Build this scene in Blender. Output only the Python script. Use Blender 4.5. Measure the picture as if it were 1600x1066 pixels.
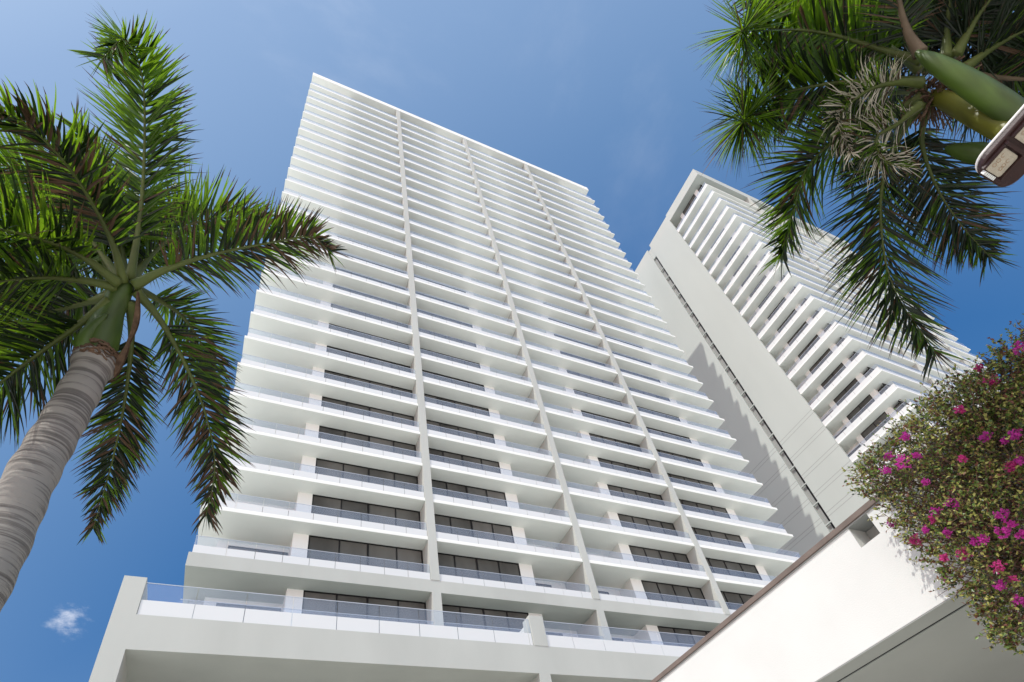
import bpy, bmesh, math, random
from mathutils import Vector, Matrix
random.seed(7)
for o in list(bpy.data.objects): bpy.data.objects.remove(o)
S = bpy.context.scene; COL = S.collection
R = math.radians
# ------------------------------------------------------------ camera
CR = Vector((0.91092007, -0.38748731, -0.1416976)); CU = Vector((-0.16307023, -0.65361131, 0.73905369)); CD = Vector((0.37898908, 0.65011218, 0.6585753))
CAM = Vector((0, 0, 1.6)); F, CX, CY = 930.064, 787.389, 779.786      # in pixels of the 1600 wide photograph
cd = bpy.data.cameras.new('camera'); cam = bpy.data.objects.new('camera', cd); COL.objects.link(cam)
M = Matrix.Identity(4)
for i in range(3):
    M[i][0] = CR[i]; M[i][1] = CU[i]; M[i][2] = -CD[i]; M[i][3] = CAM[i]
cam.matrix_world = M
cd.sensor_width = 36; cd.lens = F/1600*36; cd.shift_x = (800-CX)/1600; cd.shift_y = (CY-533)/1600
cd.clip_start = .05; cd.clip_end = 5000
S.camera = cam
def at(x, y, d):                                                     # a point of the place, d metres from the tripod
    v = CD + CR*((x-CX)/F) - CU*((y-CY)/F)
    return CAM + v.normalized()*d
# ------------------------------------------------------------ sky, sun, exposure
SUN = Vector((-18.35, -7.6, 29.0)).normalized()
elev = math.asin(SUN.z); azim = math.atan2(SUN.x, SUN.y)
W = bpy.data.worlds.new('World'); S.world = W; W.use_nodes = True
nt = W.node_tree; nd = nt.nodes; lk = nt.links
bg = nd['Background']; bg.inputs[1].default_value = .15
sky = nd.new('ShaderNodeTexSky'); sky.sky_type = 'NISHITA'; sky.sun_disc = False
sky.sun_elevation = elev; sky.sun_rotation = azim; sky.air_density = .7; sky.dust_density = .25; sky.ozone_density = 2.0
tc = nd.new('ShaderNodeTexCoord')
def wcloud(dirv, size, lo, hi, scale, det, stretch):                 # a puff of cloud in the sky round a direction
    dot = nd.new('ShaderNodeVectorMath'); dot.operation = 'DISTANCE'; dot.inputs[1].default_value = dirv
    lk.new(tc.outputs['Generated'], dot.inputs[0])
    mr = nd.new('ShaderNodeMapRange'); mr.inputs[1].default_value = 0; mr.inputs[2].default_value = size; mr.inputs[3].default_value = 1; mr.inputs[4].default_value = 0
    lk.new(dot.outputs['Value'], mr.inputs[0])
    mp = nd.new('ShaderNodeMapping'); mp.inputs['Scale'].default_value = stretch; lk.new(tc.outputs['Generated'], mp.inputs[0])
    nz = nd.new('ShaderNodeTexNoise'); nz.inputs['Scale'].default_value = scale; nz.inputs['Detail'].default_value = det; nz.inputs['Roughness'].default_value = .6
    lk.new(mp.outputs[0], nz.inputs[0])
    ad = nd.new('ShaderNodeMath'); ad.operation = 'MULTIPLY'; lk.new(mr.outputs[0], ad.inputs[0]); lk.new(nz.outputs[0], ad.inputs[1])
    m2 = nd.new('ShaderNodeMapRange'); m2.interpolation_type = 'SMOOTHSTEP'; m2.inputs[1].default_value = lo; m2.inputs[2].default_value = hi
    lk.new(ad.outputs[0], m2.inputs[0])
    return m2.outputs[0]
sp = nd.new('ShaderNodeSeparateColor'); cb = nd.new('ShaderNodeCombineColor'); lk.new(sky.outputs[0], sp.inputs[0])
for i, (g_, k_) in enumerate(((1.7, .455), (.78, .715), (.43, 1.396))):  # tone of the clear sky, channel by channel
    pw = nd.new('ShaderNodeMath'); pw.operation = 'POWER'; pw.inputs[1].default_value = g_; lk.new(sp.outputs[i], pw.inputs[0])
    ms = nd.new('ShaderNodeMath'); ms.operation = 'MULTIPLY'; ms.inputs[1].default_value = k_; lk.new(pw.outputs[0], ms.inputs[0]); lk.new(ms.outputs[0], cb.inputs[i])
# sun-side haze fading towards the towers; its bright unseen part added as facade fill
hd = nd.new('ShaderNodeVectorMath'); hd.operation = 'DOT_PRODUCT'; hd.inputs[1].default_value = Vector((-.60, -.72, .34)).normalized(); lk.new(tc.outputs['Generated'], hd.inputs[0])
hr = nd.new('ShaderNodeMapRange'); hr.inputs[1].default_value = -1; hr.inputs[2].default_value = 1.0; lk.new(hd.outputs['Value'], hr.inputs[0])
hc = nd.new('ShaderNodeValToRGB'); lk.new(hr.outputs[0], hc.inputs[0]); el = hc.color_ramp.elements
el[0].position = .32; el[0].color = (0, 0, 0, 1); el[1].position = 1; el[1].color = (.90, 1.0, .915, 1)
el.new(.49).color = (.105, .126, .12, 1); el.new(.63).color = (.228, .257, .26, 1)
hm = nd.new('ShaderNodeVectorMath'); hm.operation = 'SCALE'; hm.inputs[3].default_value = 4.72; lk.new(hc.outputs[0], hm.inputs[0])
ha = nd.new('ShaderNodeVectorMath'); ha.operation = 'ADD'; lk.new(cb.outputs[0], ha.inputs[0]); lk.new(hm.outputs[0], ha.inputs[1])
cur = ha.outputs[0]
for dirv, size, lo, hi, sc, det, st, amt in (
        ((at(108, 966, 1)-CAM), .062, .28, .66, 40, 7, (1, 1, 1.8), .5),
        ((at(990, 120, 1)-CAM), .75, .38, .70, 5, 7, (1.6, 1, 1), .05),
        ((at(540, 10, 1)-CAM), .5, .36, .7, 7, 7, (1, 2, 1), .06)):
    m = wcloud(tuple(dirv), size, lo, hi, sc, det, st)
    ml = nd.new('ShaderNodeMath'); ml.operation = 'MULTIPLY'; ml.inputs[1].default_value = amt; lk.new(m, ml.inputs[0])
    mx = nd.new('ShaderNodeMixRGB'); lk.new(ml.outputs[0], mx.inputs[0]); lk.new(cur, mx.inputs[1]); mx.inputs[2].default_value = (6.0, 6.0, 6.2, 1)
    cur = mx.outputs[0]
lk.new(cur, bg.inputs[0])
sl = bpy.data.lights.new('sun', 'SUN'); sl.energy = 2.4; sl.angle = R(.5); sl.color = (1, .985, .92)
so = bpy.data.objects.new('sun', sl); COL.objects.link(so); so.rotation_euler = SUN.to_track_quat('Z', 'Y').to_euler()
S.view_settings.view_transform = 'Standard'; S.view_settings.look = 'None'; S.view_settings.gamma = 1; S.view_settings.exposure = .55
S.render.resolution_x = 1024; S.render.resolution_y = 682
S.render.engine = 'CYCLES'; S.cycles.max_bounces = 10; S.cycles.transparent_max_bounces = 24; S.cycles.diffuse_bounces = 5
# ------------------------------------------------------------ materials
def mat(name, col, rough=.8, var=0.0, scale=3.0, bump=0.0, bscale=40.0, spec=.3, metallic=0, stretch=(1, 1, 1)):
    m = bpy.data.materials.new(name); m.use_nodes = True; n = m.node_tree.nodes; l = m.node_tree.links
    b = n['Principled BSDF']; b.inputs['Base Color'].default_value = (*col, 1); b.inputs['Roughness'].default_value = rough
    b.inputs['Specular IOR Level'].default_value = spec; b.inputs['Metallic'].default_value = metallic
    t = n.new('ShaderNodeTexCoord'); mp = n.new('ShaderNodeMapping'); mp.inputs['Scale'].default_value = stretch; l.new(t.outputs['Object'], mp.inputs[0])
    if var:
        z = n.new('ShaderNodeTexNoise'); z.inputs['Scale'].default_value = scale; z.inputs['Detail'].default_value = 6; l.new(mp.outputs[0], z.inputs[0])
        r = n.new('ShaderNodeValToRGB'); l.new(z.outputs[0], r.inputs[0])
        r.color_ramp.elements[0].position = .3; r.color_ramp.elements[1].position = .7
        r.color_ramp.elements[0].color = (*[c*(1-var) for c in col], 1); r.color_ramp.elements[1].color = (*[min(1, c*(1+var*.7)) for c in col], 1)
        l.new(r.outputs[0], b.inputs['Base Color'])
    if bump:
        z = n.new('ShaderNodeTexNoise'); z.inputs['Scale'].default_value = bscale; z.inputs['Detail'].default_value = 4; l.new(mp.outputs[0], z.inputs[0])
        u = n.new('ShaderNodeBump'); u.inputs['Strength'].default_value = bump; u.inputs['Distance'].default_value = .02; l.new(z.outputs[0], u.inputs['Height']); l.new(u.outputs[0], b.inputs['Normal'])
    return m
def glassmat(name, tint, haze, hcol, rough=.04):
    m = bpy.data.materials.new(name); m.use_nodes = True; n = m.node_tree.nodes; l = m.node_tree.links
    n.remove(n['Principled BSDF']); out = n['Material Output']
    tr = n.new('ShaderNodeBsdfTransparent'); tr.inputs[0].default_value = (*tint, 1)
    df = n.new('ShaderNodeBsdfDiffuse'); df.inputs[0].default_value = (*hcol, 1)
    gl = n.new('ShaderNodeBsdfGlossy'); gl.inputs[1].default_value = rough; gl.inputs[0].default_value = (.9, .95, 1, 1)
    a = n.new('ShaderNodeMixShader'); a.inputs[0].default_value = haze; l.new(tr.outputs[0], a.inputs[1]); l.new(df.outputs[0], a.inputs[2])
    lw = n.new('ShaderNodeLayerWeight'); lw.inputs[0].default_value = .5; pw = n.new('ShaderNodeMath'); pw.operation = 'POWER'; pw.inputs[1].default_value = 3.5; l.new(lw.outputs['Facing'], pw.inputs[0])
    fr = n.new('ShaderNodeMath'); fr.operation = 'MULTIPLY_ADD'; fr.inputs[1].default_value = .35; fr.inputs[2].default_value = .03; l.new(pw.outputs[0], fr.inputs[0])
    b = n.new('ShaderNodeMixShader'); l.new(fr.outputs[0], b.inputs[0]); l.new(a.outputs[0], b.inputs[1]); l.new(gl.outputs[0], b.inputs[2])
    l.new(b.outputs[0], out.inputs[0]); return m
def leafmat(name, col, trans, tcol, rough=.4, spec=.5, var=.35, scale=6):
    m = bpy.data.materials.new(name); m.use_nodes = True; n = m.node_tree.nodes; l = m.node_tree.links
    b = n['Principled BSDF']; b.inputs['Roughness'].default_value = rough; b.inputs['Specular IOR Level'].default_value = spec
    z = n.new('ShaderNodeTexNoise'); z.inputs['Scale'].default_value = scale; z.inputs['Detail'].default_value = 3
    t = n.new('ShaderNodeTexCoord'); l.new(t.outputs['Object'], z.inputs[0])
    r = n.new('ShaderNodeValToRGB'); l.new(z.outputs[0], r.inputs[0]); r.color_ramp.elements[0].position = .3; r.color_ramp.elements[1].position = .7
    r.color_ramp.elements[0].color = (*[c*(1-var) for c in col], 1); r.color_ramp.elements[1].color = (*[c*(1+var) for c in col], 1)
    l.new(r.outputs[0], b.inputs['Base Color'])
    tl = n.new('ShaderNodeBsdfTranslucent'); tl.inputs[0].default_value = (*tcol, 1)
    mx = n.new('ShaderNodeMixShader'); mx.inputs[0].default_value = trans; l.new(b.outputs[0], mx.inputs[1]); l.new(tl.outputs[0], mx.inputs[2])
    l.new(mx.outputs[0], n['Material Output'].inputs[0]); return m
MT = dict(
    render=mat('grey_white_render', (.470, .483, .448), .85, .06, .5, .15, 60, stretch=(1, 1, .3)),
    soffit=mat('soffit_paint', (.82, .83, .785), .9, .04, .35, .1, 30),
    twall=mat('far_tower_render', (.45, .475, .443), .85, .05, .16, .1, 20, stretch=(1, 1, .25)),
    frit=mat('white_glass_panel', (.67, .68, .675), .25, 0, spec=.5),
    rail=mat('rail_metal', (.6, .62, .66), .35, metallic=.3),
    frame=mat('dark_frame', (.010, .010, .011), .5, spec=.25),
    pane=mat('blinded_glass', (.112, .113, .104), .12, .45, .33, spec=.2, stretch=(1, 1, .3)),
    pane2=mat('dim_glass', (.09, .092, .086), .10, .5, .4, spec=.35, stretch=(1, 1, .3)),
    pane3=mat('pale_blind_glass', (.135, .134, .124), .2, .3, .5, spec=.3, stretch=(1, 1, .3)),
    dark=mat('dark_recess', (.05, .052, .055), .7),
    glass=glassmat('rail_glass', (.93, .95, .985), .06, (.70, .76, .92)),
    pglass=glassmat('podium_glass', (.78, .83, .90), .12, (.62, .70, .84)),
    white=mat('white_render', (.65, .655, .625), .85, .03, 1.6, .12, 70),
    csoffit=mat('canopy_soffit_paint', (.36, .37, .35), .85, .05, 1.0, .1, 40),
    coping=mat('brown_coping', (.165, .130, .110), .6, .18, 5, .1, 40),
    paving=mat('pale_paving', (.70, .67, .61), .9, .12, .6, .2, 12),
    grass=mat('lawn', (.07, .12, .035), .95, .3, 3, .4, 30),
    joint=mat('wall_joint_sealant', (.30, .305, .295), .9),
    seam=mat('black_joint', (.012, .012, .012), .9),
    lamp=mat('maroon_lamp_metal', (.030, .009, .008), .5, .2, 20, .1, 120, spec=.5),
    lamptop=mat('sunlit_lamp_rim', (.75, .72, .70), .5),  # pale colour stands for sunlight on the lamp's side rim
    lens=mat('cream_lens', (.48, .42, .34), .55, .12, 40, .2, 150),
    lensmark=mat('lens_mark', (.42, .30, .21), .6),
    fin=mat('white_heat_fin', (.85, .85, .83), .5),
    pole=mat('pole_metal', (.05, .03, .028), .45),
    shaft=mat('green_crownshaft', (.055, .10, .010), .5, .55, 3.2, .06, 20, spec=.5, stretch=(1, 1, .25)),
    shaft2=mat('yellow_crownshaft', (.11, .115, .012), .45, .6, 6, .06, 20, spec=.5, stretch=(1, 1, .3)),
    rachis=mat('green_rachis', (.075, .095, .022), .5, .3, 5),
    rachisb=mat('brown_rachis', (.13, .095, .06), .6, .3, 5),
    husk=mat('brown_husk', (.12, .072, .045), .8, .45, 14, .5, 30),
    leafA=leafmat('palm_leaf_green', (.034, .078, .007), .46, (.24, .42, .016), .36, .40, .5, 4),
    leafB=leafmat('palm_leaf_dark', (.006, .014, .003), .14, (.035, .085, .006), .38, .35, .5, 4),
    leafC=leafmat('palm_leaf_dry', (.085, .05, .03), .15, (.16, .09, .04), .6, .25),
    leafD=leafmat('palm_leaf_pale', (.50, .46, .37), .15, (.40, .36, .24), .35, .5),
    bushA=leafmat('bush_leaf_green', (.13, .22, .045), .35, (.24, .33, .06), .32, .6),
    bushB=leafmat('bush_leaf_yellow', (.40, .40, .12), .35, (.48, .45, .10), .5, .3),  # yellow leaf, lightened to stand for sunlit highlights on the bush
    bushC=leafmat('bush_leaf_bronze', (.20, .085, .06), .25, (.28, .12, .05), .5, .3),
    bushD=leafmat('bush_leaf_shade', (.018, .03, .012), .15, (.05, .09, .02), .3, .6),  # near-black leaf colour stands for the shade inside the bush
    bract=leafmat('magenta_bract', (.50, .05, .33), .4, (.70, .08, .50), .6, .2),
    bractB=leafmat('pink_bract', (.48, .05, .22), .4, (.7, .08, .3), .6, .2),
    twig=mat('brown_twig', (.14, .085, .065), .85, .3, 20),
)
# trunk bark with rings and streaks
def barkmat():
    m = mat('ringed_bark', (.32, .285, .26), .85); n = m.node_tree.nodes; l = m.node_tree.links; b = n['Principled BSDF']
    t = n.new('ShaderNodeTexCoord'); sep = n.new('ShaderNodeSeparateXYZ'); l.new(t.outputs['Object'], sep.inputs[0])
    z1 = n.new('ShaderNodeTexNoise'); z1.inputs['Scale'].default_value = 3.2; z1.inputs['Detail'].default_value = 5; l.new(t.outputs['Object'], z1.inputs[0])
    mp = n.new('ShaderNodeMapping'); mp.inputs['Scale'].default_value = (3, 3, 110); l.new(t.outputs['Object'], mp.inputs[0])
    z2 = n.new('ShaderNodeTexNoise'); z2.inputs['Scale'].default_value = 1; z2.inputs['Detail'].default_value = 5; z2.inputs['Roughness'].default_value = .65; l.new(mp.outputs[0], z2.inputs[0])
    mp3 = n.new('ShaderNodeMapping'); mp3.inputs['Scale'].default_value = (.8, .8, 26); l.new(t.outputs['Object'], mp3.inputs[0])
    z3 = n.new('ShaderNodeTexNoise'); z3.inputs['Scale'].default_value = 1; z3.inputs['Detail'].default_value = 2; l.new(mp3.outputs[0], z3.inputs[0])
    a = n.new('ShaderNodeMath'); a.operation = 'MULTIPLY_ADD'; a.inputs[1].default_value = .55; l.new(z2.outputs[0], a.inputs[0]); l.new(z3.outputs[0], a.inputs[2])
    a2 = n.new('ShaderNodeMath'); a2.operation = 'MULTIPLY_ADD'; a2.inputs[1].default_value = .45; l.new(z1.outputs[0], a2.inputs[0]); l.new(a.outputs[0], a2.inputs[2])
    r = n.new('ShaderNodeValToRGB'); l.new(a2.outputs[0], r.inputs[0]); e = r.color_ramp.elements
    e[0].position = .70; e[0].color = (.075, .062, .056, 1); e[1].position = 1.15; e[1].color = (.26, .24, .215, 1)
    q = e.new(.84); q.color = (.128, .116, .105, 1); e.new(.95).color = (.165, .15, .136, 1)
    l.new(r.outputs[0], b.inputs['Base Color'])
    u = n.new('ShaderNodeBump'); u.inputs['Strength'].default_value = .45; u.inputs['Distance'].default_value = .010; l.new(a.outputs[0], u.inputs['Height']); l.new(u.outputs[0], b.inputs['Normal'])
    return m
MT['bark'] = barkmat()
# ------------------------------------------------------------ mesh helpers
class MB:
    def __init__(s): s.v = []; s.f = []; s.m = []; s.mats = []
    def mi(s, k):
        if k not in s.mats: s.mats.append(k)
        return s.mats.index(k)
    def box(s, x0, x1, y0, y1, z0, z1, k='render'):
        b = len(s.v); s.v += [(x, y, z) for z in (z0, z1) for y in (y0, y1) for x in (x0, x1)]
        s.f += [tuple(b+i for i in q) for q in ((0, 2, 3, 1), (4, 5, 7, 6), (0, 1, 5, 4), (2, 6, 7, 3), (0, 4, 6, 2), (1, 3, 7, 5))]
        s.m += [s.mi(k)]*6
    def quad(s, pts, k):
        b = len(s.v); s.v += [tuple(p) for p in pts]; s.f.append(tuple(range(b, b+len(pts)))); s.m.append(s.mi(k))
    def tube(s, pts, rad, k, n=8, cap=True):
        pts = [Vector(p) for p in pts]; b0 = len(s.v); up = Vector((.13, .21, .97))
        for i, p in enumerate(pts):
            t = (pts[min(i+1, len(pts)-1)]-pts[max(i-1, 0)]).normalized()
            a = t.cross(up)
            if a.length < .05: a = t.cross(Vector((1, 0, 0)))
            a.normalize(); c = t.cross(a); up = a.cross(t) if False else up
            for j in range(n):
                an = 2*math.pi*j/n; s.v.append(tuple(p+(a*math.cos(an)+c*math.sin(an))*rad[i]))
        for i in range(len(pts)-1):
            for j in range(n):
                s.f.append((b0+i*n+j, b0+i*n+(j+1) % n, b0+(i+1)*n+(j+1) % n, b0+(i+1)*n+j)); s.m.append(s.mi(k))
        if cap:
            s.f.append(tuple(b0+j for j in range(n))[::-1]); s.m.append(s.mi(k))
            s.f.append(tuple(b0+(len(pts)-1)*n+j for j in range(n))); s.m.append(s.mi(k))
    def prism(s, poly, z0, z1, k):                                   # poly: xy list, counter-clockwise
        n = len(poly); b = len(s.v); s.v += [(x, y, z0) for x, y in poly]+[(x, y, z1) for x, y in poly]
        s.f.append(tuple(range(b, b+n))[::-1]); s.f.append(tuple(range(b+n, b+2*n))); s.m += [s.mi(k)]*2
        for i in range(n): s.f.append((b+i, b+(i+1) % n, b+n+(i+1) % n, b+n+i)); s.m.append(s.mi(k))
    def build(s, name, parent=None, smooth=False, bevel=0, org=None):
        me = bpy.data.meshes.new(name); o = Vector(org) if org else Vector((0, 0, 0))
        me.from_pydata([tuple(Vector(v)-o) for v in s.v] if org else s.v, [], s.f)
        for k in s.mats: me.materials.append(MT[k])
        me.polygons.foreach_set('material_index', s.m)
        if smooth: me.polygons.foreach_set('use_smooth', [True]*len(s.f))
        me.update(); ob = bpy.data.objects.new(name, me); COL.objects.link(ob)
        if org: ob.location = o
        if parent is not None:
            ob.parent = parent; ob.matrix_parent_inverse = Matrix.Translation(-parent.location)
        if bevel:
            bv = ob.modifiers.new('bevel', 'BEVEL'); bv.width = bevel; bv.segments = 2; bv.limit_method = 'ANGLE'
        return ob
def thing(name, label, cat, loc=(0, 0, 0), group=None):
    o = bpy.data.objects.new(name, None); COL.objects.link(o); o.location = loc; o['label'] = label; o['category'] = cat
    if group: o['group'] = group
    return o
def stuff(o): o['kind'] = 'stuff'; return o
# ------------------------------------------------------------ ground
m = MB(); m.box(-900, 900, -900, 900, -.5, 0, 'paving'); g = m.build('ground'); g['kind'] = 'structure'
# ------------------------------------------------------------ shared tower pieces
rwin = random.Random(5)
def window(x0, x1, y, z0, z1, mull, parent, heavy=()):               # facing -y
    f = MB(); w = .07
    f.box(x0, x1, y, y+.10, z1-w, z1, 'frame'); f.box(x0, x1, y, y+.10, z0, z0+w, 'frame')
    f.box(x0, x0+w, y+.001, y+.10, z0+w, z1-w, 'frame'); f.box(x1-w, x1, y+.001, y+.10, z0+w, z1-w, 'frame')
    for q in mull:
        h = .05 if q not in heavy else .09
        f.box(q-h/2-.01, q+h/2+.01, y+.002, y+.10, z0+w, z1-w, 'frame')
    o = f.build('window', parent)
    g = MB(); qs = [x0+w]+list(mull)+[x1-w]
    for a_, b_ in zip(qs[:-1], qs[1:]): g.box(a_, b_, y+.05, y+.06, z0+w, z1-w, rwin.choice(('pane', 'pane', 'pane', 'pane2', 'pane3')))
    g.build('glass_pane', o)
    return o
def windowx(y0, y1, x, z0, z1, mull, parent):                        # facing -x
    f = MB(); w = .07
    f.box(x, x+.10, y0, y1, z1-w, z1, 'frame'); f.box(x, x+.10, y0, y1, z0, z0+w, 'frame')
    f.box(x+.001, x+.10, y0, y0+w, z0+w, z1-w, 'frame'); f.box(x+.001, x+.10, y1-w, y1, z0+w, z1-w, 'frame')
    for q in mull: f.box(x+.002, x+.10, q-.04, q+.04, z0+w, z1-w, 'frame')
    o = f.build('window', parent)
    g = MB(); g.box(x+.05, x+.06, y0+w, y1-w, z0+w, z1-w, 'pane'); g.build('glass_pane', o)
    return o
def rail_geo(p, c, x0, x1, y, z, hw, ht, start=None, step=1.36, gap=.022):
    """white panels and clear glass along x in front plane y"""
    q = x0; s0 = start if start is not None else x0+step
    cuts = [s0+step*i for i in range(200) if x0+.15 < s0+step*i < x1-.15]
    xs = [x0]+cuts+[x1]
    for a, b in zip(xs[:-1], xs[1:]):
        p.box(a+(gap/2 if a > x0 else 0), b-(gap/2 if b < x1 else 0), y, y+.02, z, z+hw, 'frit')
        c.box(a+(gap/2 if a > x0 else 0), b-(gap/2 if b < x1 else 0), y+.002, y+.016, z+hw, z+ht, 'glass')
    p.box(x0, x1, y-.004, y+.026, z+ht, z+ht+.022, 'rail')
def rail_geo_y(p, c, x, y0, y1, z, hw, ht, step=1.36, gap=.022, first=None):
    s0 = first if first is not None else y0+step
    cuts = [s0+step*i for i in range(200) if y0+.15 < s0+step*i < y1-.15]; ys = [y0]+cuts+[y1]
    for a, b in zip(ys[:-1], ys[1:]):
        p.box(x, x+.02, a+(gap/2 if a > y0 else 0), b-(gap/2 if b < y1 else 0), z, z+hw, 'frit')
        c.box(x+.002, x+.016, a+(gap/2 if a > y0 else 0), b-(gap/2 if b < y1 else 0), z+hw, z+ht, 'glass')
    p.box(x-.004, x+.026, y0, y1, z+ht, z+ht+.022, 'rail')
# ------------------------------------------------------------ near tower
FH = 3.2; D = 26.9; Z0 = 21.29; XL, XR = -2.62, 44.55; BACK = 47
FINS = [(9.9, 10.44), (20.82, 21.34), (31.84, 32.36)]
T1 = thing('apartment_tower', 'tall white tower on the left with long stacked balconies and three slim vertical fins', 'building', (21, 37, 0))
b = MB(); b.box(XL+.3, XR-.3, 29.9, BACK-.5, 14.6, 20.4, 'render'); b.box(XL+1.2, 42.9, 29.9, BACK-.5, 20.4, 108.9, 'render'); b.build('core_wall', T1)
b = MB(); b.box(XL, XR, D, BACK, 20.46, Z0, 'render'); b.build('transfer_band', T1)
for fx0, fx1 in FINS:
    b = MB(); b.box(fx0, fx1, D-.03, 29.6, Z0, 108.9, 'render'); b.box(fx0, fx1, D-.03, 29.6, 14.7, 20.46, 'render'); b.build('vertical_fin', T1)
for n in range(1, 27):
    z = Z0+FH*n; b = MB(); b.box(XL, XR, D+.01, BACK, z-.25, z, 'soffit'); b.build('floor_slab', T1)
b = MB(); b.box(XL, XR, D, BACK, 108.9, 110.1, 'soffit'); b.build('roof', T1)
BAYS = [(-2.47, 9.88), (10.46, 20.80), (21.36, 31.82), (32.38, 44.0)]
WIN = [(3.1, 9.88, (4.85, 6.52, 8.26), (6.52,)), (10.46, 16.5, (11.98, 13.48, 15.02), (13.48,)), (26.3, 31.82, (27.7, 29.12, 30.55), ()), (32.4, 39.1, (34.04, 35.67, 37.39), ())]
PIER = [(2.25, 3.1), (16.5, 17.45), (25.36, 26.3), (39.1, 40.06)]
REC = [(-1.6, 2.25, -1.0, 2.2), (17.45, 20.80, 17.6, 19.6), (21.36, 25.36, 21.9, 24.3), (40.06, 42.9, 40.2, 42.2)]
for p0, p1 in PIER: b = MB(); b.box(p0, p1, 28.0, 29.6, 17.5, 108.9, 'soffit'); b.build('wall_pier', T1)
for a0, a1, w0, w1 in REC: b = MB(); b.box(a0, a1, 29.55, 29.9, 17.5, 108.9, 'soffit'); b.build('recess_wall', T1)
hi_rail = MB(); hi_glass = MB(); hi_win = MB(); hi_pane = MB()
for n in range(-1, 27):
    z = Z0+FH*n; top = z+FH-.25 if n < 26 else 108.9
    if n == -1: top = 20.46; z = 17.5
    for i, (x0, x1) in enumerate(BAYS):
        w0, w1, mu, hv = WIN[i]
        zt = top-.005
        if n < 13:
            window(w0, w1, 28.0, z+.02, zt, mu, T1, hv)
            a0, a1, r0, r1 = REC[i]; window(r0, r1, 29.46, z+.02, z+2.62, ((r0+r1)/2,), T1)
        else:
            hi_win.box(w0, w1, 28.0, 28.09, zt-.07, zt, 'frame')
            for q in mu: hi_win.box(q-.03, q+.03, 28.001, 28.09, z+.02, zt-.07, 'frame')
            hi_pane.box(w0, w1, 28.05, 28.06, z+.02, zt-.07, 'pane')
        if n >= 24: p, c = hi_rail, hi_glass
        else: p, c = MB(), MB()
        if n == -1:
            c.box(x0, x1, 26.95, 26.965, 17.0, 18.56, 'glass'); p.box(x0, x1, 26.94, 26.976, 18.56, 18.58, 'rail')
        else:
            rail_geo(p, c, x0, x1, D+.035, z, .50, 1.07, start={0: -.95, 1: 11.9, 2: 22.7, 3: 33.7}[i])
        if i == 0 and n >= 0: rail_geo_y(p, c, x0, D+.06, 29.38, z, .50, 1.07)
        if i == 3 and n >= 0: rail_geo_y(p, c, x1-.02, D+.06, 31.5, z, .50, 1.07)
        if n < 24: o = p.build('balcony_railing', T1); c.build('glass_panel', o)
o = stuff(hi_rail.build('balcony_railing', T1)); stuff(hi_glass.build('glass_panel', o))
o = stuff(hi_win.build('window', T1)); stuff(hi_pane.build('glass_pane', o))
# ------------------------------------------------------------ podium in front of it
P = thing('podium_terrace', 'grey white podium with glass edged terrace at the foot of the near tower', 'podium', (20, 25, 0))
PY = 23.5
b = MB()
b.box(-4.33, 46, PY, PY+.9, 14.05, 15.55, 'render'); b.box(-3.52, 46, PY+.9, 26.7, 14.05, 15.55, 'render')                   # front band and deck
b.box(-3.52, 46, 26.7, 46, 14.05, 17.0, 'render'); b.build('deck', P)
b = MB(); b.box(-4.33, -3.52, PY-.0, 34, 15.55, 17.27, 'render'); b.box(-4.33, -3.52, PY, PY+.9, 0, 14.05, 'render'); b.box(-4.33, -3.52, PY+.9, 46, 0, 15.54, 'render'); b.build('end_wall', P)
b = MB(); b.box(13.83, 14.62, PY-.02, PY+.75, 15.55, 17.28, 'render'); b.box(14.0, 14.4, PY+.75, 26.8, 15.55, 17.2, 'white'); b.build('terrace_divider', P)
for x in (13.8, 24.2, 35.0): b = MB(); b.box(x, x+.6, PY-.01, 44.9, 0, 14.05, 'render'); b.build('pier', P)
b = MB(); b.box(-3.52, 46, 45, 46, 0, 14.05, 'render'); b.build('rear_wall', P)
for x0, x1, s in ((-3.5, 13.8, -1.57), (14.65, 46, 16.2)):
    p, c = MB(), MB()
    rail_geo(p, c, x0, x1, PY+.04, 15.56, .68, 1.48, start=s, step=1.9, gap=.03)
    o = p.build('balcony_railing', P); c.build('glass_panel', o)
# ------------------------------------------------------------ far tower
T2 = thing('apartment_tower', 'white tower on the right, corner on, its blank side wall split by a dark slot', 'building', (83, 32, 0))
X2 = 62.85; ZB = 45.03; YF = 17.9; XE = 103.5
b = MB()
b.box(X2, X2+.3, 26.75, 32.75, 0, 112.55, 'twall'); b.box(X2+.3, 72, 28.6, 32.75, 0, 112.5, 'twall'); b.box(X2+.3, 72, 26.75, 28.6, 110.5, 112.5, 'twall'); b.build('blank_wall', T2); b = MB(); b.box(X2, 72, 33.65, 47, 0, 112.25, 'twall'); b.build('blank_wall', T2)
b = MB(); b.box(X2+.12, 72, 32.75, 33.65, 108.3, 111.6, 'twall')
b.build('slot_cap', T2)
b = MB(); b.box(X2+.42, 71, 32.75, 33.65, 0, 108.3, 'frame'); o = b.build('slot_window', T2)
b = MB(); b.box(X2+.36, X2+.43, 33.2, 33.65, 0, 108.3, 'joint'); b.build('frame', o)
for i in range(-6, 21):
    z = 62.85+3.14*(i-7)+.02
    if z > 20 and z < 107: b = MB(); b.box(X2+.005, X2+.22, 32.75, 33.65, z-.07, z+.07, 'twall'); b.build('slot_bracket', T2)
b = MB()
for z in [54.66-3.14*k for k in range(0, 10)]:
    for dz in (0, -.55):
        for y0, y1 in ((26.78, 32.73), (33.67, 46)): b.box(X2-.004, X2+.01, y0, y1, z+dz-.035, z+dz+.035, 'joint')
b.build('wall_joint', T2)
b = MB(); b.box(X2, XE, YF, 26.75, 110.5, 112.9, 'twall'); b.box(72, XE, 26.75, 47, 110.5, 112.9, 'twall'); b.build('roof', T2)
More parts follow.
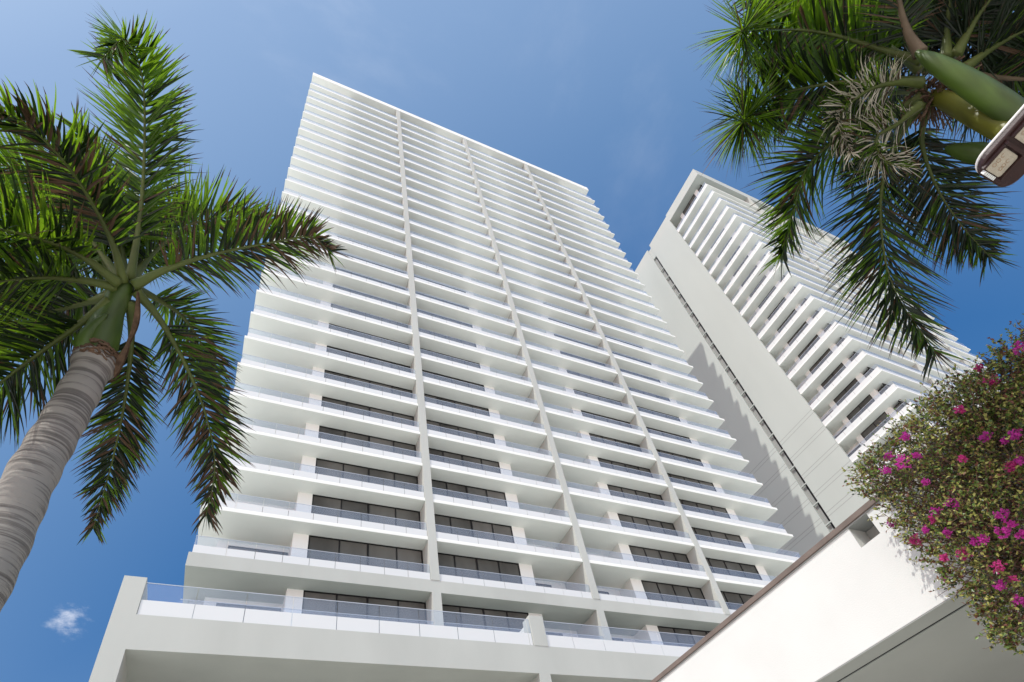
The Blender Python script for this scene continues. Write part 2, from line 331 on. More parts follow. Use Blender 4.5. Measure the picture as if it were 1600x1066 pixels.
b = MB(); b.box(66.0, XE-2, 20.4, 46, 0, 110.5, 'twall'); b.build('core_wall', T2)
b = MB(); b.box(64.9, 66.0, 25.35, 28.6, 20, 110.5, 'soffit'); b.build('recess_wall', T2)
F2 = [(74.7, 75.2), (84.7, 85.2), (94.5, 95.0)]
for x0, x1 in F2: b = MB(); b.box(x0, x1, YF-.03, 20.4, 20, 110.5, 'render'); b.build('vertical_fin', T2)
B2 = [(62.93, 74.68), (75.22, 84.68), (85.22, 94.48), (95.02, 103.0)]
for y0, y1 in ((20.2, 21.0), (24.6, 25.35)): b = MB(); b.box(64.3, 66.1, y0, y1, 20, 110.5, 'soffit'); b.build('wall_pier', T2)
for mm in range(-4, 20):
    z = ZB+3.2*mm; top = z+FH-.22 if mm < 19 else 110.5
    b = MB(); b.box(X2, XE, YF, 26.74, z-.22, z, 'soffit'); b.build('floor_slab', T2, bevel=.05); b = MB(); b.box(X2+.31, 66, 26.745, 28.6, z-.22, z, 'soffit'); b.build('floor_slab', T2)
    windowx(21.0, 24.6, 64.3, z+.1, top-.005, (22.75,), T2)
    windowx(25.36, 28.55, 64.75, z+.02, z+2.3, (26.4, 27.5), T2)
    windowx(19.25, 20.2, 64.6, z+.02, top-.25, (), T2)
    p, c = MB(), MB()
    rail_geo_y(p, c, X2+.03, YF+.08, 26.72, z, .66, 1.12, step=1.24)
    o = p.build('balcony_railing', T2); c.build('glass_panel', o)
    window(64.4, 74.6, 19.2, z+.02, top-.1, (67.0, 69.6, 72.2), T2)
    if mm < 18:
        p, c = MB(), MB()
        for x0, x1 in B2: rail_geo(p, c, x0, x1, YF+.04, z, .5, 1.12)
        o = p.build('balcony_railing', T2); c.build('glass_panel', o)
b = MB(); b.box(75.3, XE-2.2, 20.35, 20.6, 20, 110.4, 'render'); b.build('front_wall', T2)
# ------------------------------------------------------------ canopy beside the tripod
C = thing('entrance_canopy', 'bright white canopy with a thin brown coping and grey underside, lower right', 'canopy', (10, 2, 0))
KX, KZ, KT = 6.1, 4.0, 5.205
b = MB(); sy0, sy1, sz0, sz1 = 2.80, 3.06, 4.93, 5.19
b.box(KX, KX+.28, -8, sy0, KZ+.012, KT, 'white'); b.box(KX, KX+.28, sy1, 16, KZ+.012, KT, 'white')
b.box(KX, KX+.28, sy0, sy1, KZ+.012, sz0, 'white'); b.build('fascia_wall', C)
b = MB(); b.box(KX-.03, KX+.32, -8, 16, KT+.02, KT+.088, 'coping'); b.box(KX-.012, KX+.30, -8, 16, KT, KT+.02, 'joint'); b.build('coping', C, bevel=.006)
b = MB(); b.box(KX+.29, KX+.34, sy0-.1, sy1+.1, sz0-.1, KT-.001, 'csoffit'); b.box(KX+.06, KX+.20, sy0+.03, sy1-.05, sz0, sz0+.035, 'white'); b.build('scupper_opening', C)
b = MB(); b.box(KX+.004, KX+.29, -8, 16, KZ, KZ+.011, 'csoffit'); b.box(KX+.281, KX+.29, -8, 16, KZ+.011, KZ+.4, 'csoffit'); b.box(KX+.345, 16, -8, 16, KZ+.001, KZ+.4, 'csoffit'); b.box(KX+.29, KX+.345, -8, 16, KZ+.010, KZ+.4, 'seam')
b.build('soffit', C)
b = MB()
for y in (-7.5, 15.2): b.box(KX+3, KX+3.5, y, y+.5, 0, KZ, 'white')
b.box(15.6, 16, -8, 16, 0, KZ, 'white'); b.build('support_wall', C)
# ------------------------------------------------------------ street lamp
L = thing('street_lamp', 'maroon street lamp head with cream lens panels in front of the right hand palm', 'street lamp', (4.44, -3.2, 0))
zl = 5.6
def rr(x0, x1, y0, y1, r, n=6):
    out = []
    for cx, cy, a0 in ((x1-r, y1-r, 0), (x0+r, y1-r, 90), (x0+r, y0+r, 180), (x1-r, y0+r, 270)):
        for i in range(n+1): a = R(a0+90*i/n); out.append((cx+r*math.cos(a), cy+r*math.sin(a)))
    return out
b = MB(); b.prism(rr(4.235, 4.64, -1.05, -.065, .11), zl, zl+.05, 'lamp'); b.build('housing', L, bevel=.012)
b = MB(); b.prism(rr(4.230, 4.645, -1.06, -.07, .11), zl+.051, zl+.070, 'lamptop'); b.build('top_cover', L, bevel=.006)
for k in range(4):
    y1 = -.105-k*.215; b = MB(); b.prism(rr(4.285, 4.455, y1-.15, y1, .02, 3), zl-.012, zl+.001, 'lens'); o = b.build('lens_panel', L, bevel=.003)
    b = MB(); b.box(4.262, 4.282, y1-.16, y1+.004, zl-.022, zl-.001, 'lamp'); b.box(4.458, 4.475, y1-.16, y1+.004, zl-.03, zl-.001, 'lamp'); b.box(4.262, 4.475, y1-.185, y1-.163, zl-.03, zl-.001, 'lamp'); b.build('panel_frame', L)
    if k < 2:                                                       # the marks moulded into the lens: rows of loops
        b = MB()
        def loop(cx, cy, rx, ry, gap=False):
            n = 18; pts = []
            for i in range(n+1 if not gap else n-5):
                a = 2*math.pi*i/n; pts.append((cx+rx*math.cos(a), cy+ry*math.sin(a), zl-.0135))
            b.tube(pts, [.0022]*len(pts), 'lensmark', 5)
        for (dx, dy, gp) in ((.045, -.045, False), (.045, -.075, False), (.045, -.11, True), (.115, -.045, False), (.115, -.07, False), (.115, -.10, True)):
            loop(4.285+dx, y1+dy, .016, .0105, gp)
        b.build('moulded_mark', o)
b = MB()
for i in range(7): b.box(4.29+i*.0185, 4.298+i*.0185, -.098, -.076, zl-.028, zl-.001, 'fin')
b.build('heat_fin', L)
b = MB(); b.tube([(4.44, -1.0, zl+.04), (4.44, -2.0, zl+.08), (4.44, -3.2, zl+.08)], [.04, .045, .05], 'pole', 12); b.build('arm', L, True)
b = MB(); b.tube([(4.44, -3.2, 0), (4.44, -3.2, 3), (4.44, -3.2, zl+.15)], [.11, .09, .06], 'pole', 16); b.build('pole', L, True)
# ------------------------------------------------------------ palms
def bez(P, t):
    P = [Vector(p) for p in P]
    while len(P) > 1: P = [P[i].lerp(P[i+1], t) for i in range(len(P)-1)]
    return P[0]
def spline(P, n):                                                    # Catmull-Rom through the points
    P = [Vector(p) for p in P]; P = [P[0]*2-P[1]]+P+[P[-1]*2-P[-2]]; out = []
    segs = len(P)-3
    for i in range(n+1):
        u = i/n*segs; k = min(int(u), segs-1); t = u-k; a, b_, c, d = P[k:k+4]
        out.append(.5*((2*b_)+(c-a)*t+(2*a-5*b_+4*c-d)*t*t+(3*b_-3*c+d-a)*t**3))
    return out
def frond(P, parent, LL=.6, n=70, droop=.5, lift=.25, pale=0, dry=0, bright=.5, rr0=.034, width=.030, start=.16, side=None, curl=0, brownr=False, tip=0):
    rnd = random.Random(int(P[-1][0]*1000+P[-1][2]*77)); pts = spline(P, 40)
    cum = [0]
    for a, b_ in zip(pts[:-1], pts[1:]): cum.append(cum[-1]+(b_-a).length)
    T = cum[-1]; chord = (pts[-1]-pts[0])
    sd = chord.cross(Vector((0, 0, 1)))
    if side is not None: sd = Vector(side)
    sd.normalize()
    mb = MB(); rk = 'rachisb' if brownr else 'rachis'
    mb.tube(pts, [rr0*(.25+.75*(1-c/T)**1.6)*(1-.5*c/T)*(1.0+.5*math.exp(-c/.25)) for c in cum], rk, 8)
    ro = mb.build('frond', parent, True, org=pts[0]); mb = MB(); n = int(n*2.2); width *= .82
    G = Vector((0, 0, -1))
    for i in range(n):
        t = start+(1-start)*((i+.5)/n)
        j = min(range(40), key=lambda q: abs(cum[q]/T-t)); u = (t*T-cum[j])/max(1e-6, cum[j+1]-cum[j]); p0 = pts[j].lerp(pts[j+1], max(0, min(1, u)))
        tan = (pts[min(j+2, 40)]-pts[max(j-1, 0)]).normalized(); s_ = (sd-tan*sd.dot(tan)).normalized(); nor = s_.cross(tan)
        if nor.z < 0: nor = -nor
        prof = (math.sin(math.pi*min(1, (t-start)/(1-start)*.86+.12))**.7)*(.75+.5*(1-t)) if t < .97 else .45
        if tip and t > .6: prof = max(prof, .95)
        for sg in (-1, 1):
            a = R(66-34*t+rnd.uniform(-13, 13)); plane = rnd.choice((-.5, -.15, .2, .6))+rnd.uniform(-.15, .15)
            d = (s_*sg*math.sin(a)+tan*math.cos(a)+nor*(lift+plane)).normalized()
            if tip and t > .5: d = (Matrix.Rotation(rnd.uniform(-1.35, 1.35), 3, tan) @ (s_*sg*math.sin(a*1.15)+tan*math.cos(a*1.15)*.6)).normalized()
            ln = LL*prof*rnd.uniform(.82, 1.12); K = 6; seg = ln/K; p = p0.copy()
            wv = (tan-d*tan.dot(d)).normalized(); wv = (wv+nor*rnd.uniform(-.5, .5)).normalized()
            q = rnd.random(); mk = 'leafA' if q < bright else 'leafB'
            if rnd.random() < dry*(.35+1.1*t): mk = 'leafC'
            if rnd.random() < pale: mk = 'leafD'
            tipdry = rnd.random() < .35+dry
            w0 = width*rnd.uniform(.8, 1.15); prev = None; base = len(mb.v)
            fold = d.cross(wv).normalized()*.35
            dr = droop*rnd.uniform(.6, 1.4)
            for k in range(K+1):
                s = k/K; w = w0*(.45+.55*min(1, s*5))*(1-s**2.2) if k < K else .001
                mb.v += [tuple(p-wv*w*.5+fold*w*.5), tuple(p), tuple(p+wv*w*.5+fold*w*.5)]
                d = (d+G*dr*(s*1.0+.15)/K*1.6+Vector([rnd.uniform(-1, 1) for _ in range(3)])*curl/K).normalized()
                p = p+d*seg
            for k in range(K):
                b0 = base+k*3; mk2 = 'leafC' if (tipdry and k >= K-1 and mk != 'leafD') else mk
                mb.f += [(b0, b0+1, b0+4, b0+3), (b0+1, b0+2, b0+5, b0+4)]; mb.m += [mb.mi(mk2)]*2
    mb.build('leaflets', ro, org=pts[0])
    return ro
def fibres(name, parent, pts_fn, n, k, r=.004):
    mb = MB()
    for i in range(n): pp = pts_fn(i); mb.tube(pp, [r*(1-.6*j/len(pp)) for j in range(len(pp))], k, 4)
    return mb.build(name, parent)
A = at
# ---- left palm
dC = 6.5
PL = thing('palm_tree', 'palm with a thick ringed grey trunk on the left of the near tower', 'palm tree', (-1.36, 3.55, 0), 'palm trees')
tb = [A(150, 562, 6.35), A(131, 600, 6.15), A(104, 650, 5.85), A(75, 700, 5.55), A(43, 757, 5.25), A(3, 845, 4.92), A(-48, 943, 4.6), A(-100, 1040, 4.35)]
base = tb[-1]; tb += [Vector((base.x-.03, base.y-.03, base.z-.6)), Vector((base.x-.04, base.y-.04, 0))]
tp = spline(tb, 60)
rads = []
for q in tp:
    s = (tp[0].z-q.z); rads.append(.143+.012*min(1, s/2.2)+.006*math.sin(s*19)+(.02 if s < .1 else 0))
b = MB(); b.tube(tp, rads, 'bark', 40); b.build('trunk', PL, True)
cs = spline([A(149, 566, 6.35), A(158, 530, 6.45), A(170, 497, 6.52), A(186, 462, 6.55), A(196, 442, 6.58)], 24)
b = MB(); b.tube(cs, [.108+.035*math.sin(math.pi*min(1, i/24*1.5+.12))-(.03*(i/24)**2) for i in range(25)], 'shaft', 28); b.build('crownshaft', PL, True)
b = MB(); b.tube(spline([A(133, 552, 6.3), A(133, 530, 6.35), A(150, 508, 6.4), A(168, 490, 6.38)], 12), [.03, .06, .07, .07, .068, .065, .06, .055, .05, .04, .03, .02, .01], 'shaft', 12); b.build('leaf_sheath', PL, True)
rn = random.Random(3)
b = MB()
for i in range(120):                                                 # torn husk round the top of the trunk
    a = rn.uniform(0, 6.28); c = tp[0]+Vector((0, 0, rn.uniform(-.1, .06))); r = .15+rn.uniform(-.01, .02); a2 = a+rn.uniform(.3, .8)
    pp = [c+Vector((math.cos(a+(a2-a)*k/4)*r, math.sin(a+(a2-a)*k/4)*r, rn.uniform(-.02, .02))) for k in range(5)]
    b.tube(pp, [rn.uniform(.006, .014)]*5, 'husk', 5)
b.build('torn_husk', PL)
b = MB()
for pts_, w in (([A(187, 560, 6.3), A(205, 520, 6.36), A(212, 490, 6.4), A(214, 455, 6.42)], .035), ([A(178, 590, 6.2), A(184, 565, 6.25), A(200, 535, 6.3)], .05)):
    sp = spline(pts_, 10)
    for i in range(10):
        a_, c_ = sp[i], sp[i+1]; s1 = CR*w*math.sin(math.pi*(i+.3)/11); s2 = CR*w*math.sin(math.pi*(i+1.3)/11); o_ = -CD*.02
        b.quad([a_-s1*.4, a_+s1, c_+s2, c_-s2*.4], 'husk'); b.quad([a_-s1*.4-o_, c_-s2*.4-o_, c_+s2-o_, a_+s1-o_], 'husk')
b.build('dry_sheath', PL, True)
LF = [
    # P, kwargs                                                       (each frond is a real arch that leaves the crown)
    ([A(203, 440, 6.6), A(220, 330, 6.9), A(226, 220, 7.2), A(222, 120, 7.3), A(196, 62, 7.0), A(160, 92, 6.7)], dict(LL=.54, n=120, droop=.22, bright=.8, dry=.04, lift=.15)),
    ([A(208, 447, 6.5), A(262, 420, 6.5), A(340, 396, 6.4), A(430, 378, 6.2), A(485, 370, 5.95), A(514, 392, 5.75)], dict(LL=.50, n=90, droop=.55, dry=.32, bright=.55, lift=.35)),
    ([A(212, 455, 6.5), A(250, 500, 6.55), A(290, 570, 6.5), A(322, 650, 6.4), A(336, 730, 6.25), A(322, 805, 6.1)], dict(LL=.49, n=90, droop=.5, dry=.28, bright=.45)),
    ([A(204, 470, 6.55), A(205, 540, 6.65), A(196, 620, 6.6), A(178, 710, 6.45), A(146, 826, 6.2)], dict(LL=.44, n=84, droop=.4, dry=.14, bright=.4)),
    ([A(192, 440, 6.5), A(176, 380, 6.4), A(140, 310, 6.3), A(90, 240, 6.1), A(30, 190, 5.9), A(-50, 165, 5.6)], dict(LL=.50, n=84, droop=.9, dry=.28, bright=.45, lift=.3, curl=.25)),
    ([A(184, 442, 6.45), A(130, 402, 6.3), A(60, 372, 6.0), A(-30, 356, 5.6), A(-130, 370, 5.2)], dict(LL=.60, n=74, droop=.45, dry=.08, bright=.6)),
    ([A(180, 448, 6.5), A(120, 437, 6.4), A(50, 434, 6.1), A(-40, 450, 5.8), A(-120, 500, 5.5)], dict(LL=.56, n=74, droop=.5, dry=.06, bright=.5)),
    ([A(172, 470, 6.5), A(120, 510, 6.5), A(50, 560, 6.3), A(-30, 625, 6.0), A(-90, 700, 5.7)], dict(LL=.58, n=80, droop=.5, dry=.08, bright=.4)),
    ([A(190, 440, 6.7), A(140, 370, 7.1), A(80, 300, 7.4), A(10, 260, 7.5), A(-80, 250, 7.4)], dict(LL=.72, n=80, droop=.25, dry=.02, bright=.95)),
    ([A(196, 440, 6.8), A(185, 350, 7.3), A(160, 270, 7.6), A(120, 200, 7.7)], dict(LL=.5, n=50, droop=.3, dry=.05, bright=.7)),
    ([A(205, 440, 6.8), A(245, 390, 7.2), A(300, 350, 7.5), A(370, 340, 7.6), A(430, 350, 7.5)], dict(LL=.62, n=70, droop=.2, dry=.1, bright=.8, lift=.3)),
    ([A(180, 460, 6.6), A(110, 480, 6.8), A(30, 500, 6.8), A(-60, 540, 6.7)], dict(LL=.55, n=64, droop=.4, dry=.05, bright=.35)),
    ([A(185, 440, 6.9), A(120, 350, 7.5), A(60, 320, 7.9), A(-30, 330, 8.1)], dict(LL=.8, n=70, droop=.3, dry=.03, bright=.85)),
    ([A(185, 445, 6.9), A(120, 400, 7.5), A(40, 400, 7.9), A(-50, 420, 8.1)], dict(LL=.75, n=70, droop=.3, dry=.05, bright=.85)),
    ([A(180, 455, 6.9), A(130, 470, 7.3), A(70, 460, 7.7), A(0, 470, 7.9)], dict(LL=.7, n=60, droop=.3, dry=.05, bright=.25)),
    ([A(195, 440, 6.9), A(150, 380, 7.4), A(130, 320, 7.7), A(95, 260, 7.9)], dict(LL=.6, n=60, droop=.3, dry=.05, bright=.6)),
    ([A(205, 440, 6.9), A(230, 390, 7.3), A(255, 350, 7.6), A(300, 320, 7.7)], dict(LL=.55, n=60, droop=.3, dry=.08, bright=.6)),
    ([A(210, 450, 6.7), A(250, 470, 6.9), A(290, 500, 7.0), A(325, 560, 7.0), A(335, 620, 6.9)], dict(LL=.45, n=54, droop=.35, dry=.1, bright=.6)),
]
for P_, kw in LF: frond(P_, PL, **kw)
# ---- right palm
PR = thing('palm_tree', 'palm on the right seen from below with a green crownshaft behind the street lamp', 'palm tree', (5.5, -.62, 0), 'palm trees')
cr = A(1462, 150, 8.4)
b = MB(); tb = [Vector((cr.x, cr.y, z)) for z in (0, 2, 4, 6.2)]; b.tube(tb, [.24, .2, .19, .17], 'bark', 28); b.build('trunk', PR, True)
sh = spline([Vector((cr.x, cr.y, 6.2)), Vector((cr.x, cr.y, 6.8)), Vector((cr.x, cr.y, 7.4)), cr], 16)
b = MB(); b.tube(sh, [.125-.055*(i/16)**1.5 for i in range(17)], 'shaft2', 24); b.build('crownshaft', PR, True)
s2 = spline([A(1432, 82, 8.0), A(1460, 98, 7.9), A(1510, 128, 7.8), A(1560, 160, 7.7), A(1605, 190, 7.6), A(1680, 238, 7.3), A(1740, 270, 7.1)], 24)
b = MB(); b.tube(s2, [.012+.100*math.sin(math.pi*min(1, (i+.5)/25))**.8 for i in range(25)], 'shaft', 20); b.build('leaf_sheath', PR, True)
s3 = spline([A(1478, 232, 8.2), A(1515, 238, 8.1), A(1550, 243, 8.0), A(1620, 262, 7.8)], 14)
b = MB(); b.tube(s3, [.01+.085*math.sin(math.pi*(i+.5)/15)**.7 for i in range(15)], 'shaft', 14); b.build('flower_spathe', PR, True)
RF = [
    ([A(1440, 95, 8.3), A(1380, 78, 8.4), A(1290, 52, 8.4), A(1205, 44, 8.2), A(1172, 42, 7.8), A(1158, 50, 7.2)], dict(LL=.58, n=110, droop=.35, dry=.05, bright=.75, start=.12, tip=1, width=.042)),
    ([A(1442, 128, 8.3), A(1390, 126, 8.3), A(1300, 130, 8.2), A(1210, 150, 8.1), A(1172, 178, 7.6), A(1160, 192, 7.0)], dict(LL=.60, n=120, droop=.4, dry=.05, bright=.6, start=.2, tip=1, width=.042)),
    ([A(1440, 150, 8.3), A(1390, 180, 8.3), A(1320, 210, 8.1), A(1262, 260, 7.9), A(1240, 330, 7.7), A(1222, 400, 7.5)], dict(LL=.64, n=96, droop=.4, dry=.05, bright=.6, start=.15)),
    ([A(1445, 160, 8.3), A(1410, 205, 8.3), A(1382, 270, 8.1), A(1376, 350, 7.9), A(1396, 450, 7.6), A(1462, 552, 7.3)], dict(LL=.74, n=110, droop=.3, dry=.08, bright=.3, start=.12)),
    ([A(1452, 162, 8.4), A(1440, 220, 8.5), A(1462, 290, 8.4), A(1500, 350, 8.3), A(1545, 400, 8.1)], dict(LL=.66, n=90, droop=.3, dry=.08, bright=.2, start=.12)),
    ([A(1438, 84, 8.2), A(1418, 50, 8.3), A(1405, 0, 8.4), A(1400, -80, 8.3), A(1380, -160, 8.1)], dict(LL=.62, n=60, droop=.5, dry=.15, bright=.4, rr0=.045, brownr=True)),
    ([A(1478, 92, 8.6), A(1480, 40, 8.8), A(1488, -30, 8.9), A(1500, -110, 8.8)], dict(LL=.66, n=60, droop=.5, dry=.1, bright=.1, rr0=.045)),
    ([A(1492, 88, 8.6), A(1525, 30, 8.8), A(1560, -20, 8.9), A(1600, -90, 8.8)], dict(LL=.66, n=60, droop=.5, dry=.1, bright=.1, rr0=.045)),
    ([A(1505, 108, 8.6), A(1560, 70, 8.8), A(1620, 40, 8.9), A(1700, 20, 8.8)], dict(LL=.62, n=60, droop=.5, dry=.1, bright=.1, rr0=.04)),
    ([A(1500, 118, 8.7), A(1570, 122, 8.9), A(1640, 130, 9.0), A(1730, 160, 8.8)], dict(LL=.6, n=60, droop=.5, dry=.1, bright=.15, rr0=.04, brownr=True)),
    ([A(1436, 110, 8.5), A(1370, 60, 8.8), A(1290, 20, 9.0), A(1200, -20, 9.0), A(1130, -40, 8.9)], dict(LL=.66, n=84, droop=.3, dry=.03, bright=.85)),
    ([A(1440, 100, 8.6), A(1390, 30, 9.0), A(1330, -30, 9.2), A(1270, -90, 9.2)], dict(LL=.7, n=70, droop=.3, dry=.03, bright=.8)),
    ([A(1445, 140, 8.5), A(1380, 150, 8.8), A(1310, 190, 9.0), A(1260, 230, 9.0)], dict(LL=.5, n=60, droop=.4, dry=.1, bright=.15, start=.1)),
    ([A(1440, 130, 8.1), A(1395, 130, 7.9), A(1350, 145, 7.7), A(1312, 185, 7.5), A(1330, 240, 7.2)], dict(LL=.40, n=110, droop=1.3, pale=.42, dry=.1, bright=.35, lift=.3, width=.018, curl=.9)),
    ([A(1436, 165, 8.0), A(1400, 195, 7.8), A(1370, 215, 7.6), A(1380, 250, 7.4), A(1420, 262, 7.3)], dict(LL=.42, n=90, droop=.9, pale=.38, dry=.12, bright=.5, lift=.3, width=.016, curl=.9, start=.08)),
    ([A(1500, 60, 9.3), A(1550, 60, 9.6), A(1620, 80, 9.7), A(1700, 110, 9.6)], dict(LL=.7, n=60, droop=.4, dry=.2, bright=.05)),
    ([A(1470, 60, 9.3), A(1450, 0, 9.6), A(1430, -60, 9.7)], dict(LL=.7, n=50, droop=.4, dry=.2, bright=.05)),
    ([A(1510, 40, 9.3), A(1560, -20, 9.6), A(1640, -50, 9.7)], dict(LL=.7, n=50, droop=.4, dry=.25, bright=.05)),
    ([A(1480, 110, 9.4), A(1500, 70, 9.8), A(1530, 20, 10.1), A(1560, -40, 10.2)], dict(LL=.85, n=70, droop=.3, dry=.3, bright=.03, start=.05)),
    ([A(1490, 120, 9.4), A(1540, 95, 9.8), A(1600, 70, 10.1), A(1680, 60, 10.2)], dict(LL=.85, n=70, droop=.3, dry=.3, bright=.03, start=.05)),
    ([A(1480, 130, 9.4), A(1550, 150, 9.8), A(1610, 165, 10.1), A(1690, 190, 10.2)], dict(LL=.7, n=60, droop=.3, dry=.3, bright=.03, start=.05)),
    ([A(1460, 110, 9.4), A(1440, 60, 9.8), A(1430, 10, 10.1), A(1440, -50, 10.2)], dict(LL=.85, n=70, droop=.3, dry=.3, bright=.03, start=.05)),
    ([A(1450, 110, 9.2), A(1400, 80, 9.6), A(1340, 70, 9.9), A(1270, 90, 10.0)], dict(LL=.75, n=70, droop=.3, dry=.15, bright=.15, start=.05)),
    ([A(1450, 150, 9.2), A(1400, 180, 9.5), A(1350, 230, 9.6), A(1330, 290, 9.5)], dict(LL=.55, n=60, droop=.3, dry=.1, bright=.1, start=.05)),
]
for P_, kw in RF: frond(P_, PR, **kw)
b = MB()
for i in range(150):
    a = rn.uniform(0, 6.28); c = cr+Vector((0, 0, rn.uniform(-.1, .25))); r = .09+rn.uniform(0, .10)
    pp = [c+Vector((math.cos(a)*r*(k*.4+.6), math.sin(a)*r*(k*.4+.6), -.05*k+rn.uniform(-.02, .02))) for k in range(4)]
    b.tube(pp, [rn.uniform(.004, .01)]*4, 'husk', 4)
b.build('torn_husk', PR)
# ------------------------------------------------------------ bougainvillea
BU = thing('bougainvillea', 'bougainvillea with magenta flowers spilling over the white canopy, lower right', 'shrub', (6, 1.4, 0))
rb = random.Random(11)
LOB = [(1378, 742, 38, 7.2), (1420, 722, 55, 7.1), (1470, 690, 62, 7.0), (1520, 650, 62, 7.0), (1560, 628, 50, 7.1), (1612, 590, 62, 7.1), (1690, 575, 92, 7.2),
       (1412, 786, 38, 7.1), (1470, 780, 62, 7.0), (1540, 720, 80, 7.0), (1610, 690, 90, 7.0), (1690, 680, 100, 7.0), (1450, 822, 36, 6.9), (1500, 850, 52, 6.8), (1560, 800, 80, 6.8),
       (1640, 800, 90, 6.8), (1520, 895, 34, 6.7), (1575, 890, 55, 6.6), (1640, 910, 70, 6.6), (1590, 950, 34, 6.5), (1640, 985, 40, 6.5), (1557, 945, 18, 6.55), (1575, 985, 14, 6.5)]
px = 7.0*.79/F
leaves = MB(); twigs = MB()
def leaf(c, d, n_, l, w, k):
    s = d.cross(n_).normalized(); n2 = s.cross(d).normalized(); mid = c+d*l*.45
    a0 = len(leaves.v); leaves.v += [tuple(c), tuple(mid+s*w*.5+n2*w*.2), tuple(c+d*l), tuple(mid-s*w*.5+n2*w*.2)]
    leaves.f += [(a0, a0+1, a0+2), (a0, a0+2, a0+3)]; leaves.m += [leaves.mi(k)]*2
def rv(): 
    while True:
        v = Vector((rb.uniform(-1, 1), rb.uniform(-1, 1), rb.uniform(-1, 1)))
        if .05 < v.length < 1: return v
root = A(1720, 860, 7.1)
for x, y, r, d in LOB:
    c = A(x, y, d); rad = r*px; ns = int(1.55*(34+rad*rad*2100)*(.42 if (x, y) in ((1470, 780), (1412, 786), (1450, 822), (1540, 720), (1500, 850), (1420, 722), (1640, 910), (1590, 950), (1640, 985), (1575, 890), (1520, 895)) else .85))
    for i in range(ns):
        v = rv(); v = v.normalized()*(v.length**.45); pz = c+v*rad*Vector((1, 1, 1)).length/1.732*rb.uniform(.8, 1.12)
        d1 = (v*1.0+rv()*.8+Vector((-.25, -.1, .35))).normalized(); q = pz
        tl = rb.uniform(.06, .17); tp_ = [q, q+d1*tl*.5+rv()*.01, q+d1*tl]
        if rb.random() < .75: twigs.tube(tp_, [.0032, .0024, .0012], 'twig', 3, False)
        sunny = v.dot(SUN) + v.z*.3
        for j in range(rb.randint(4, 7)):
            s = rb.uniform(.1, 1); pc = q+d1*tl*s; ld = (d1*.4+rv()).normalized(); u = rb.random()
            k = 'bushA' if u < .40 else 'bushB' if u < .68 else 'bushC' if u < .78 else 'bushD'
            if s > .8 and rb.random() < .4: k = 'bushC' if rb.random() < .5 else 'bushB'
            leaf(pc, ld, (rv()+SUN*(.7 if k != 'bushD' else 0)).normalized(), rb.uniform(.022, .046), rb.uniform(.015, .028), k)
    # main stems feeding this lobe
    for i in range(17 if r > 30 else 3):
        e = c+rv()*rad*.9; s0 = root+Vector((rb.uniform(-.3, .3), rb.uniform(-.3, .3), rb.uniform(-.5, .3))); mid = s0.lerp(e, .5)+Vector((0, 0, rb.uniform(-.12, .22)))+rv()*.08
        sp = spline([s0, mid, e], 12); r0 = rb.uniform(.005, .011); twigs.tube(sp, [r0*(1-.75*k/12) for k in range(13)], 'twig', 5, False)
        for k in range(3, 12, 2):
            q = sp[k]; dd = ((e-s0).normalized()+rv()*.9).normalized(); l_ = rb.uniform(.12, .34)
            twigs.tube([q, q+dd*l_*.5+rv()*.02, q+dd*l_+rv()*.03], [.0045, .0032, .0015], 'twig', 4, False)
for x, y, d in ((1345, 740, 7.2), (1352, 765, 7.15), (1360, 715, 7.2), (1395, 690, 7.1), (1430, 665, 7.1), (1470, 632, 7.0), (1510, 592, 7.0), (1560, 575, 7.1), (1400, 815, 6.95), (1425, 848, 6.9), (1455, 868, 6.85), (1480, 905, 6.75), (1510, 925, 6.65), (1535, 955, 6.55), (1556, 985, 6.5), (1580, 1003, 6.45), (1590, 560, 7.0), (1570, 545, 7.0)):
    for i in range(3):
        e = A(x+rb.uniform(-9, 9), y+rb.uniform(-9, 9), d); inn = root.lerp(e, .86)+rv()*.08
        sp = spline([inn, inn.lerp(e, .6)+rv()*.04, e], 8); twigs.tube(sp, [.004*(1-.7*k/8) for k in range(9)], 'twig', 4, False)
        for k in range(2, 9):
            for j in range(4): leaf(sp[k], ((e-inn).normalized()*.5+rv()).normalized(), rv().normalized(), rb.uniform(.028, .05), rb.uniform(.018, .03), rb.choice(('bushA', 'bushB', 'bushC', 'bushC', 'bushA')))
o = leaves.build('foliage', BU); 
for i in range(3):
    s0 = root; g0 = Vector((7.5+.2*i, .6+.15*i, 4.4)); twigs.tube(spline([g0, (g0+s0)/2+Vector((.1, 0, .2)), s0], 8), [.03]*9, 'twig', 8)
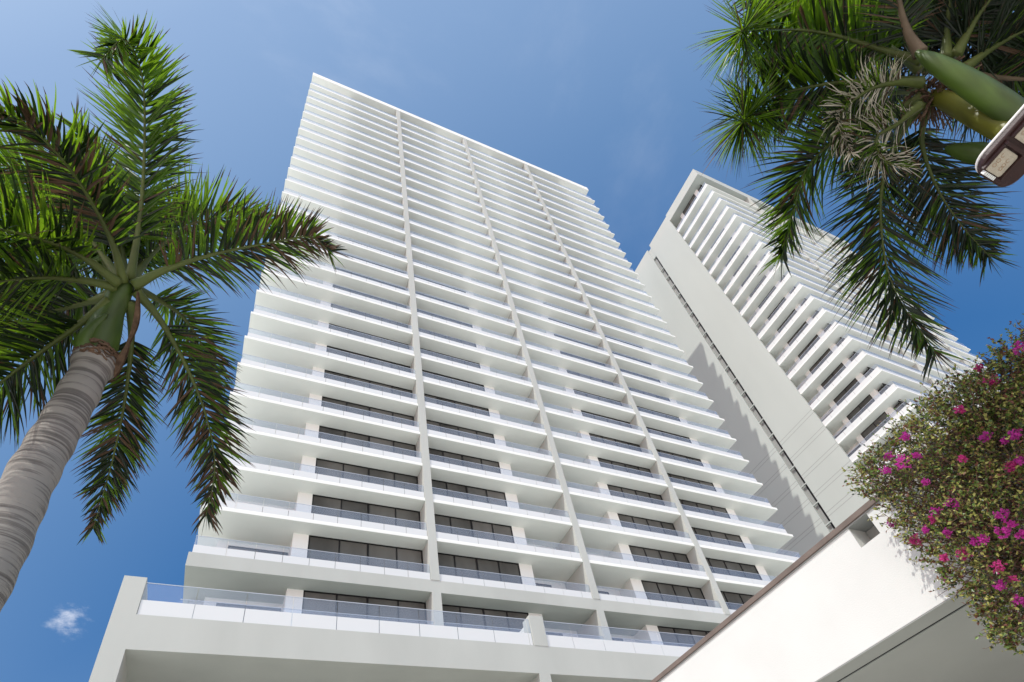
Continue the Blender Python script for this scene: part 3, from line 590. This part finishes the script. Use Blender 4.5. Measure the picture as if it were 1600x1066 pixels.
twigs.build('branches', BU)
b = MB(); b.box(7.2, 8.6, .2, 1.6, KZ+.4, KZ+.8, 'coping'); b.build('planter', BU)
FL = [(1410, 722, 17), (1384, 736, 10), (1388, 712, 9), (1432, 712, 9), (1549, 596, 12), (1590, 545, 13), (1487, 786, 13), (1564, 805, 12), (1567, 831, 13), (1537, 844, 11), (1430, 845, 12), (1505, 866, 12),
      (1560, 886, 13), (1540, 683, 10), (1586, 680, 12), (1581, 730, 12), (1594, 720, 9), (1415, 682, 9), (1480, 833, 9), (1462, 799, 8), (1458, 812, 8), (1391, 818, 10), (1446, 755, 7), (1594, 940, 12),
      (1582, 906, 7), (1597, 837, 9), (1477, 873, 7), (1563, 915, 9), (1520, 845, 8), (1582, 822, 8), (1504, 716, 6), (1570, 690, 7), (1475, 903, 5), (1447, 828, 8), (1500, 640, 8), (1530, 575, 7)]
for x, y, r in FL:
    # on the skin of the bush nearest the viewer's side
    best = None
    for lx, ly, lr, ld in LOB:
        q = (x-lx)**2+(y-ly)**2
        if q < (lr*1.15)**2:
            h = math.sqrt(max(0, (lr*1.05)**2-q))*px; dd = ld-h
            if best is None or dd < best: best = dd
    dd = (best if best else 7.0)-.03
    c = A(x, y, dd); rad = r*dd*.79/F*.72; fm = MB(); k = 'bract' if rb.random() < .7 else 'bractB'
    for i in range(int(5+r*1.5)):
        q = c+rv()*rad; ax = (rv()+Vector((-.3, -.2, .2))).normalized(); s = ax.cross(rv()).normalized()
        for j in range(3):
            s2_ = Matrix.Rotation(2.094*j, 3, ax) @ s; n_ = s2_.cross(ax).normalized(); l_ = rb.uniform(.022, .034)
            a0 = len(fm.v); tip = q+s2_*l_*.75+ax*l_*.6; md = q+s2_*l_*.5+ax*l_*.2
            fm.v += [tuple(q), tuple(md+n_*l_*.36), tuple(tip), tuple(md-n_*l_*.36)]; fm.f += [(a0, a0+1, a0+2), (a0, a0+2, a0+3)]; fm.m += [fm.mi(k)]*2
    fm.build('flower_cluster', BU)
